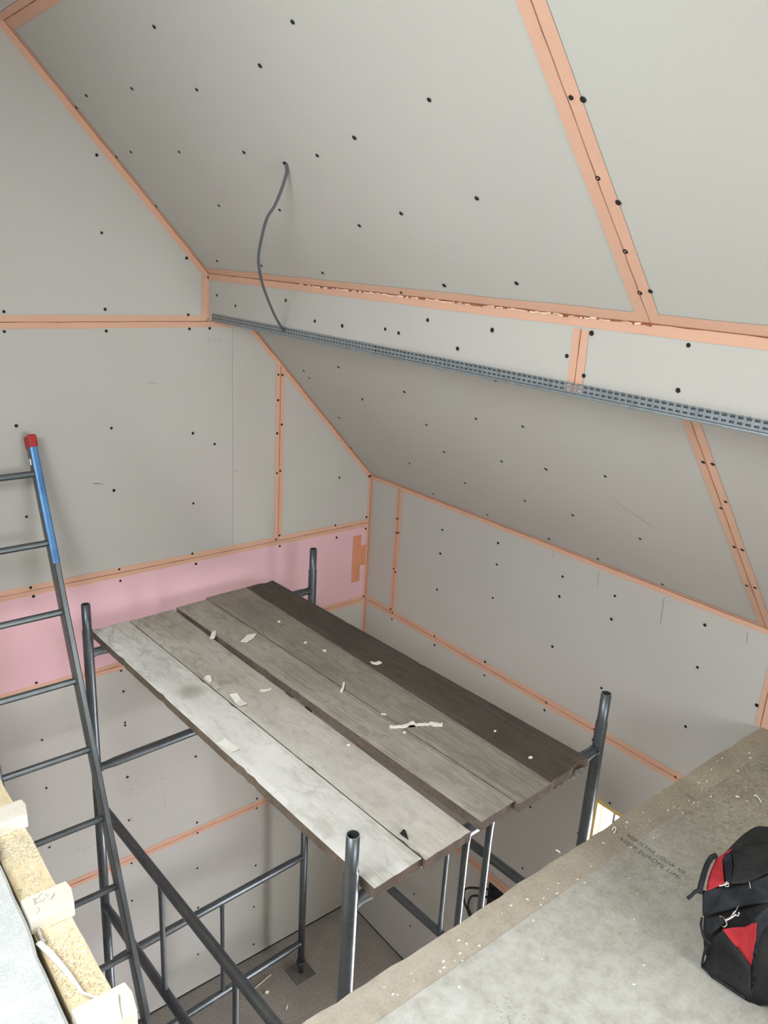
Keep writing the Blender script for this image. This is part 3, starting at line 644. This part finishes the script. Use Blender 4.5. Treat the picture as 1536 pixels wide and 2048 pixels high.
bm = bmesh.new()
for k in range(7):
    c = lc(.85 + .03 * k + random.uniform(-.005, .005), 1.845 + random.uniform(-.01, .01), ZB - .047 + random.uniform(-.006, .004) + (.0 if k > 1 else -.006)); r = random.uniform(.013, .022)
    mm = Matrix.Translation(c) @ Matrix.Diagonal((1, 1.1, .6, 1)); bmesh.ops.create_icosphere(bm, subdivisions=2, radius=r, matrix=mm)
for v in bm.verts: v.co += Vector((1, 1, 1)) * .004 * noise.noise(v.co * 60)
o = finish(bm, 'mortar_lump', M_mortar, smooth=True); o.data.transform(Matrix.Rotation(-th, 4, 'Z') @ Matrix.Translation(-b5.location)); o.parent = b5; o['label'] = 'dried mortar stuck under the broken end'

# scraps lying on the boards
def scrap(px, label, z=ZB + .0018, th_=.0022, mt=None, curl=.0, name='plaster_scrap', grp='plaster and paper scraps on the platform'):
    P = [at(x, y, z) for x, y in px]; c = sum(P, Vector()) / len(P); bm = bmesh.new()
    top = []; bot = []
    for p in P:
        lift = curl * ((p - c).length / .03) ** 2
        top.append(bm.verts.new(Vector((p.x, p.y, z + th_ + lift)))); bot.append(bm.verts.new(Vector((p.x, p.y, z + lift * .98))))
    bm.faces.new(top); bm.faces.new(bot[::-1])
    for i in range(len(P)):
        j = (i + 1) % len(P); bm.faces.new((top[j], top[i], bot[i], bot[j]))
    bmesh.ops.triangulate(bm, faces=[f for f in bm.faces if len(f.verts) > 4])
    return tag(finish(bm, name, mt or M_scrap), label, 'scrap', grp)
scrap([(419, 1280), (424, 1266), (431, 1263), (432, 1269), (429, 1277), (422, 1278)], 'small bent scrap lying in the wide gap between boards', th_=.006)
scrap([(481, 1286), (495, 1271), (513, 1270), (507, 1277), (493, 1287)], 'beige rectangular scrap near the far end of the brown board', curl=.002)
scrap([(409, 1358), (415, 1353), (422, 1355), (424, 1363), (418, 1366), (413, 1361)], 'crumbly white plaster chip on the dusty boards', th_=.008)
scrap([(459, 1393), (474, 1390), (483, 1400), (494, 1411), (480, 1415), (471, 1407)], 'cream curled paper scrap near the middle of the dusty boards', curl=.003)
scrap([(520, 1380), (535, 1379), (543, 1376), (541, 1380), (528, 1384), (521, 1383)], 'thin beige sliver beside the cream curled scrap')
scrap([(434, 1489), (450, 1480), (461, 1486), (478, 1500), (463, 1507), (452, 1497)], 'white torn paper scrap at the ladder-side edge of the platform', curl=.002)
scrap([(740, 1324), (752, 1326), (757, 1323), (764, 1326), (761, 1328), (754, 1330), (744, 1328)], 'wavy white sliver on the darkest board', th_=.004)
scrap([(680, 1384), (684, 1377), (686, 1366), (690, 1368), (688, 1377), (685, 1385)], 'short white curl at the seam between the brown boards', th_=.006)
scrap([(761, 1428), (766, 1430), (773, 1431), (772, 1428), (764, 1427)], 'tiny white sliver above the long jagged strip')
top_e, bot_e = [], []
for i in range(19):
    s = i / 18; x = 779 + 106 * s; y = 1456 - 9 * s + random.uniform(-1.4, 1.4) - (4 if 6 < i < 9 else 0) + (3 if i > 14 else 0); h = random.uniform(1.6, 3.6)
    top_e.append((x, y - h)); bot_e.append((x + random.uniform(-1, 1), y + h))
scrap(top_e + bot_e[::-1], 'long jagged cream strip on the grained brown board', th_=.006)
for i, (x, y, w, h, lab) in enumerate(((809, 1466, 3, 1.6, 'tiny crumb just under the jagged strip'), (697, 1491, 4, 1.4, 'tiny pale sliver on the dusty grey board'), (558, 1244, 3, 1.4, 'white crumb on the grained board near its far end'),
        (611, 1286, 3, 1.4, 'white crumb right of the beige rectangular scrap'), (649, 1302, 4, 1.6, 'white crumb between two others by the dark board'), (990, 1463, 2.5, 1.5, 'white crumb on the dark board towards its near end'), (1061, 1516, 4.5, 2.2, 'white crumb near the broken board end'))):
    scrap([(x + w * math.cos(a), y + h * math.sin(a)) for a in [k * math.pi / 3 for k in range(6)]], lab, th_=.004, name='plaster_crumb')
scrap([(800, 1668), (807, 1660), (811, 1663), (816, 1680), (809, 1674)], 'added black patch for the dark torn hole in the dusty boards near the free corner', mt=M_black, name='dark_hole_patch', th_=.004)  # flat black piece added to show the dark of a torn hole

# ---------------------------------------------------------------- ladder leaning on the gable
LP0 = Vector((-1.900, -.100, 3.437)); LD = Vector((.00201, -.11288, -.27588))
ls = LD.length; ld = LD.normalized(); lx = Vector((1, 0, 0)); lx = (lx - ld * lx.dot(ld)).normalized(); ln = ld.cross(lx).normalized()
if ln.y > 0: ln = -ln
kf = LP0.z / -LD.z
ladder = empty('ladder', (LP0 + LD * kf), 'dark metal ladder leaning on the gable wall, red cap and blue film at its top', 'ladder')
def lp3(k, x, n): return LP0 + LD * k + lx * x + ln * n
LW = .372
def stile(x, k0):
    bm = bmesh.new(); hw, hd = .0135, .033
    prof = [(-hw, -hd), (-hw, -hd * .25), (-hw - .002, 0), (-hw, hd * .25), (-hw, hd * .8), (-hw * .6, hd), (hw * .6, hd), (hw, hd * .8), (hw, -hd)]
    a = [bm.verts.new(lp3(k0, x + p, n)) for p, n in prof]; b = [bm.verts.new(lp3(kf - .03, x + p, n)) for p, n in prof]
    bm.faces.new(a); bm.faces.new(b[::-1])
    for i in range(len(a)): j = (i + 1) % len(a); bm.faces.new((a[i], a[j], b[j], b[i]))
    return finish(bm, 'stile', M_alu, ladder)
stile(0.0, -.50); stile(-LW, -.50)
def rung(k):
    bm = bmesh.new(); n = 14; R0, R1 = [], []
    for i in range(n):
        a = 2 * math.pi * i / n; r = .0145 * (1 if i % 2 else .93)
        R0.append(bm.verts.new(lp3(k, -.012, 0) + ln * r * math.cos(a) + ld * r * math.sin(a))); R1.append(bm.verts.new(lp3(k, -LW + .012, 0) + ln * r * math.cos(a) + ld * r * math.sin(a)))
    for i in range(n): j = (i + 1) % n; bm.faces.new((R0[i], R0[j], R1[j], R1[i]))
    return finish(bm, 'rung', M_alu, ladder)
for k in range(12): rung(k)
def cap(x):
    bm = bmesh.new(); P = []
    box(bm, (-.0185, -.0375, -.10), (.0185, .0375, .10))
    for v in bm.verts: v.co = LP0 + LD * (-.46 + (v.co.z * .95)) + lx * (x + v.co.x) + ln * v.co.y
    o = finish(bm, 'end_cap', M_red, ladder, bevel=.009); o.modifiers['bevel'].segments = 4; o['label'] = 'red plastic end cap'
cap(0); cap(-LW)
bm = bmesh.new(); a, b = -.38, 1.30
prof = [(-.0145, .018), (-.0145, .031), (-.008, .0342), (.008, .0342), (.0145, .031), (.0145, -.02)]
A_ = [bm.verts.new(lp3(a, p, n)) for p, n in prof]; B_ = [bm.verts.new(lp3(b, p, n)) for p, n in prof]
for i in range(len(A_) - 1): bm.faces.new((A_[i], A_[i + 1], B_[i + 1], B_[i]))
finish(bm, 'blue_film', M_blue, ladder)['label'] = 'blue film wrapped on the stile'
bm = bmesh.new(); tube(bm, [lp3(-.22, -.0160, 0), lp3(-.13, -.0160, 0)], .004, 8); finish(bm, 'slot', M_whitewood, ladder)
for x in (0, -LW):
    bm = bmesh.new(); box(bm, (-.02, -.036, -.05), (.02, .036, .05))
    for v in bm.verts: v.co = LP0 + LD * (kf - .06 + v.co.z * .9) + lx * (x + v.co.x) + ln * v.co.y
    zmin = min(v.co.z for v in bm.verts)
    for v in bm.verts: v.co.z -= zmin
    finish(bm, 'foot', M_black, ladder, bevel=.004)

# ---------------------------------------------------------------- floor litter on the ground floor
def twig(a, b, r, label, mt):
    A, B = at(a[0], a[1], .006), at(b[0], b[1], .006); bm = bmesh.new()
    tube(bm, [A, A.lerp(B, .5) + Vector((.004, 0, .002)), B], r, 6); tag(finish(bm, 'wood_splinter', mt), label, 'splinter', 'splinters on the ground floor')
twig((500, 1985), (542, 1949), .004, 'long pale splinter on the concrete left of the base plate', M_pine_white)
twig((572, 2019), (574, 2010), .004, 'short grey splinter on the concrete below the long one', M_scrap)
bm = bmesh.new(); c = at(534, 1984, .012); bmesh.ops.create_icosphere(bm, subdivisions=2, radius=.014, matrix=Matrix.Translation(c) @ Matrix.Diagonal((1, .7, .75, 1)))
for v in bm.verts: v.co += Vector((1, 1, 0)) * .004 * noise.noise(v.co * 70)
tag(finish(bm, 'debris_lump', M_pine), 'yellowish lump of debris beside the long splinter on the concrete', 'debris')
bm = bmesh.new()
for k in range(90):
    x, y = random.uniform(-1.9, -.3), random.uniform(-1.4, -.12); r = random.uniform(.002, .007)
    if (abs(x + .595) < .1 and abs(y + .282) < .1) or (abs(x + 1.813) < .1 and abs(y + .345) < .1): continue
    bmesh.ops.create_icosphere(bm, subdivisions=1, radius=r, matrix=Matrix.Translation((x, y, r * .5)) @ Matrix.Diagonal((1, random.uniform(.5, 1), .6, 1)))
o = tag(finish(bm, 'rubble_crumbs', M_mortar), 'fine crumbs scattered on the concrete ground floor', 'debris'); o['kind'] = 'stuff'
bm = bmesh.new()
for k in range(80):
    x, y = random.uniform(-1.9, -.2), random.choice([random.uniform(-2.56, -2.46), random.uniform(-2.9, -2.45)]); r = random.uniform(.0007, .002); a = random.uniform(0, 3.14)
    if -1.25 < x < -.6 and y < -2.8: continue
    M = Matrix.Translation((x, y, ZM + r * .4)) @ Matrix.Rotation(a, 4, 'Z')
    box(bm, (-r * 2, -r, -r * .4), (r * 2, r, r * .4), M=M)
o = tag(finish(bm, 'wood_chips', M_scrap), 'pale wood chips scattered on the mezzanine edge', 'wood chips'); o['kind'] = 'stuff'
def shaving(px, label):
    bm = bmesh.new(); tube(bm, spline([at(x, y, ZM + .003) for x, y in px], 4), .002, 6); tag(finish(bm, 'wood_shaving', M_scrap, smooth=True), label, 'shaving', 'shavings on the mezzanine floor')
shaving([(1508, 1590), (1514, 1592), (1519, 1599), (1522, 1604)], 'thin pale shaving on the chipboard above the bag')
shaving([(1471, 1592), (1478, 1594)], 'small pale fleck left of the thin shaving')
shaving([(1225, 1660), (1228, 1654), (1232, 1658), (1228, 1667)], 'curled pale shaving on the edge strip by the glazed door')
shaving([(1112, 1700), (1118, 1703), (1120, 1706)], 'pale shaving on the edge strip')

# ---------------------------------------------------------------- black tool bag
bag = empty('tool_bag', (-1.02, -3.1, ZM), 'black canvas tool bag with red lining on the mezzanine floor', 'tool bag')
BX = -1.196
# cross-section (x offset from the front face, height), rounded; swept along y
sec = [(.010, 0), (.000, .03), (-.004, .08), (-.004, .13), (.000, .175), (.004, .200), (.030, .222), (.075, .245), (.13, .262), (.20, .275), (.28, .275), (.34, .255), (.39, .20), (.41, .12), (.40, .03), (.385, 0)]
def bag_pt(i, y):
    dx, h = sec[i]; e = max(0, (-2.835 - y)); k = 1 - .55 * math.exp(-e / .022) if e < .2 else 1
    cx = .2
    hh = h * (1 - .14 * math.exp(-e / .05)); xx = cx + (dx - cx) * (1 - .10 * math.exp(-e / .03))
    # left end leans with height
    yy = y - .020 + (.030 if h > .2 else 0) + (.012 if h < .02 else 0) - (.030 * max(0, 1 - h / .12)) * math.exp(-e / .05)
    p = Vector((BX + xx, yy, ZM + .001 + hh)); w = noise.noise(Vector((dx * 9, y * 9, h * 9))) * .012 * (1 if h > .01 else 0)
    return p + Vector((-w * .5, 0, w))
bm = bmesh.new(); ys = [-2.842 - .50 * (k / 40) ** 1.3 for k in range(41)]; G = [[bm.verts.new(bag_pt(i, y)) for i in range(len(sec))] for y in ys]
for a, b in zip(G, G[1:]):
    for k in range(len(sec)): j = (k + 1) % len(sec); bm.faces.new((a[k], a[j], b[j], b[k]))
bm.faces.new(G[0]); bm.faces.new(G[-1][::-1])
o = finish(bm, 'body', M_bag, bag, smooth=True); s = o.modifiers.new('s', 'SUBSURF'); s.levels = 1; s.render_levels = 2

def patch(px_h, name, mt, label=None, th_=.004, sub=True, nsub=5):
    """a cloth panel from corner points (pixel, height above the floor), given real thickness"""
    P = [at(x, y, ZM + h) for x, y, h in px_h]; bm = bmesh.new(); bm.faces.new([bm.verts.new(p) for p in P])
    bmesh.ops.triangulate(bm, faces=bm.faces[:]); 
    if nsub: bmesh.ops.subdivide_edges(bm, edges=bm.edges[:], cuts=nsub, use_grid_fill=True)
    for v in bm.verts: v.co += Vector((-.5, -.3, .6)) * (.008 * noise.noise(v.co * 22) + .004 * noise.noise(v.co * 60))
    for f in bm.faces:
        f.normal_update()
        if f.normal.dot(CAM - f.calc_center_median()) < 0: f.normal_flip()
    o = finish(bm, name, mt, bag, smooth=True, recalc=False)
    m = o.modifiers.new('t', 'SOLIDIFY'); m.thickness = th_; m.offset = -1
    if label: o['label'] = label
    return o
# end face rows as heights over the floor along the front plane; seam of the lid at ~.2
patch([(1404, 1934, .004), (1422, 1955, .003), (1460, 1980, .003), (1500, 2006, .003), (1502, 1934, .105), (1446, 1862, .150), (1430, 1872, .125), (1418, 1900, .065)], 'front_pocket', M_bag, 'black front pocket')
patch([(1445, 1859, .160), (1462, 1856, .170), (1490, 1854, .185), (1512, 1843, .215), (1512, 1870, .185), (1508, 1905, .14), (1503, 1936, .10), (1475, 1898, .125)], 'pocket_lining', M_lining, 'red pocket lining', .002)
patch([(1494, 1856, .200), (1512, 1846, .228), (1510, 1880, .185), (1505, 1906, .15), (1500, 1880, .17)], 'lining_fold', M_lining, 'red fold', .002)
patch([(1382 + 0, 1790, .19), (1404, 1782, .215), (1444, 1774, .235), (1490, 1768, .25), (1560, 1742, .30), (1560, 1800, .24), (1478, 1814, .225), (1440, 1822, .20), (1406, 1832, .165)][1:], 'top_band', M_bag2, 'black band under the lid')
patch([(1408, 1838, .150), (1440, 1832, .19), (1448, 1848, .175), (1420, 1870, .125), (1410, 1862, .12)], 'side_strap', M_bag2)
patch([(1511, 1838, .235), (1560, 1790, .285), (1560, 2004, .045), (1520, 2012, .006), (1500, 2004, .006), (1506, 1930, .112), (1512, 1880, .180)], 'webbing', M_bag2, 'wide webbing strap')
patch([(1412, 1781, .222), (1414, 1765, .227), (1421, 1740, .232), (1432, 1718, .236), (1448, 1706, .242), (1464, 1697, .252), (1452, 1709, .247), (1445, 1717, .244), (1446, 1735, .242), (1449, 1768, .236)], 'lid_lining', M_lining, 'red lining inside the lid opening', .002)
patch([(1450, 1708, .256), (1462, 1704, .258), (1466, 1730, .256), (1462, 1762, .252), (1452, 1768, .244), (1449, 1735, .250), (1446, 1718, .250)], 'lid_pocket', M_bag2)
patch([(1466, 1706, .262), (1490, 1688, .275), (1560, 1680, .30), (1560, 1735, .30), (1490, 1765, .258), (1462, 1766, .25), (1468, 1730, .262)], 'lid', M_bag, 'black lid panel')
def cord(px_h, r, name, mt, label=None, n=5, parent=None):
    bm = bmesh.new(); tube(bm, spline([at(x, y, ZM + h) for x, y, h in px_h], n), r, 8); o = finish(bm, name, mt, parent or bag, smooth=True)
    if label: o['label'] = label
    return o
cord([(1398, 1786, .215), (1403, 1765, .228), (1412, 1735, .234), (1422, 1716, .240), (1432, 1711, .242)], .0065, 'lid_edge', M_bag2)
cord([(1411, 1781, .228), (1414, 1762, .232), (1421, 1740, .236), (1431, 1718, .241)], .0012, 'piping', M_piping)
cord([(1402, 1778, .222), (1390, 1784, .218), (1382, 1792, .210), (1375, 1797, .205)], .0045, 'zip_end', M_bag2, 'black zip end sticking out')
cord([(1404, 1836, .15), (1402, 1850, .13), (1406, 1870, .11), (1412, 1880, .10), (1422, 1888, .095)], .003, 'edge_binding', M_bag2)
cord([(1404, 1932, .010), (1440, 1962, .012), (1490, 1996, .014)], .004, 'bottom_piping', M_bag2)
cord([(1412, 1892, .09), (1407, 1912, .05), (1404, 1930, .015)], .003, 'side_piping', M_bag2)
pull = cord([(1438, 1772, .252), (1450, 1769, .254), (1456, 1766, .256)], .0022, 'zip_pull', M_chrome, 'metal zip pull')
cord([(1449, 1768, .256), (1453, 1764, .258), (1458, 1768, .256), (1456, 1773, .254), (1450, 1772, .254)], .0014, 'zip_ring', M_chrome, parent=pull)
# snap hook
hook = cord([(1450, 1841, .215), (1462, 1835, .220), (1472, 1828, .224)], .0030, 'snap_hook', M_chrome, 'shiny metal snap hook')
cord([(1462, 1834, .222), (1466, 1827, .226), (1470, 1823, .230), (1474, 1818, .232), (1476, 1812, .234)], .0015, 'hook_spring', M_chrome, parent=hook)
cord([(1471, 1830, .224), (1475, 1831, .224), (1479, 1827, .226), (1476, 1825, .227)], .0020, 'hook_tip', M_chrome, parent=hook)
cord([(1439, 1833, .200), (1445, 1833, .210), (1449, 1838, .215), (1452, 1843, .212), (1454, 1848, .205), (1450, 1853, .195), (1446, 1853, .190)], .0018, 'hook_ring', M_chrome, parent=hook)
cord([(1498, 1758, .262), (1499, 1766, .258), (1501, 1777, .250)], .0014, 'loose_thread', M_piping)
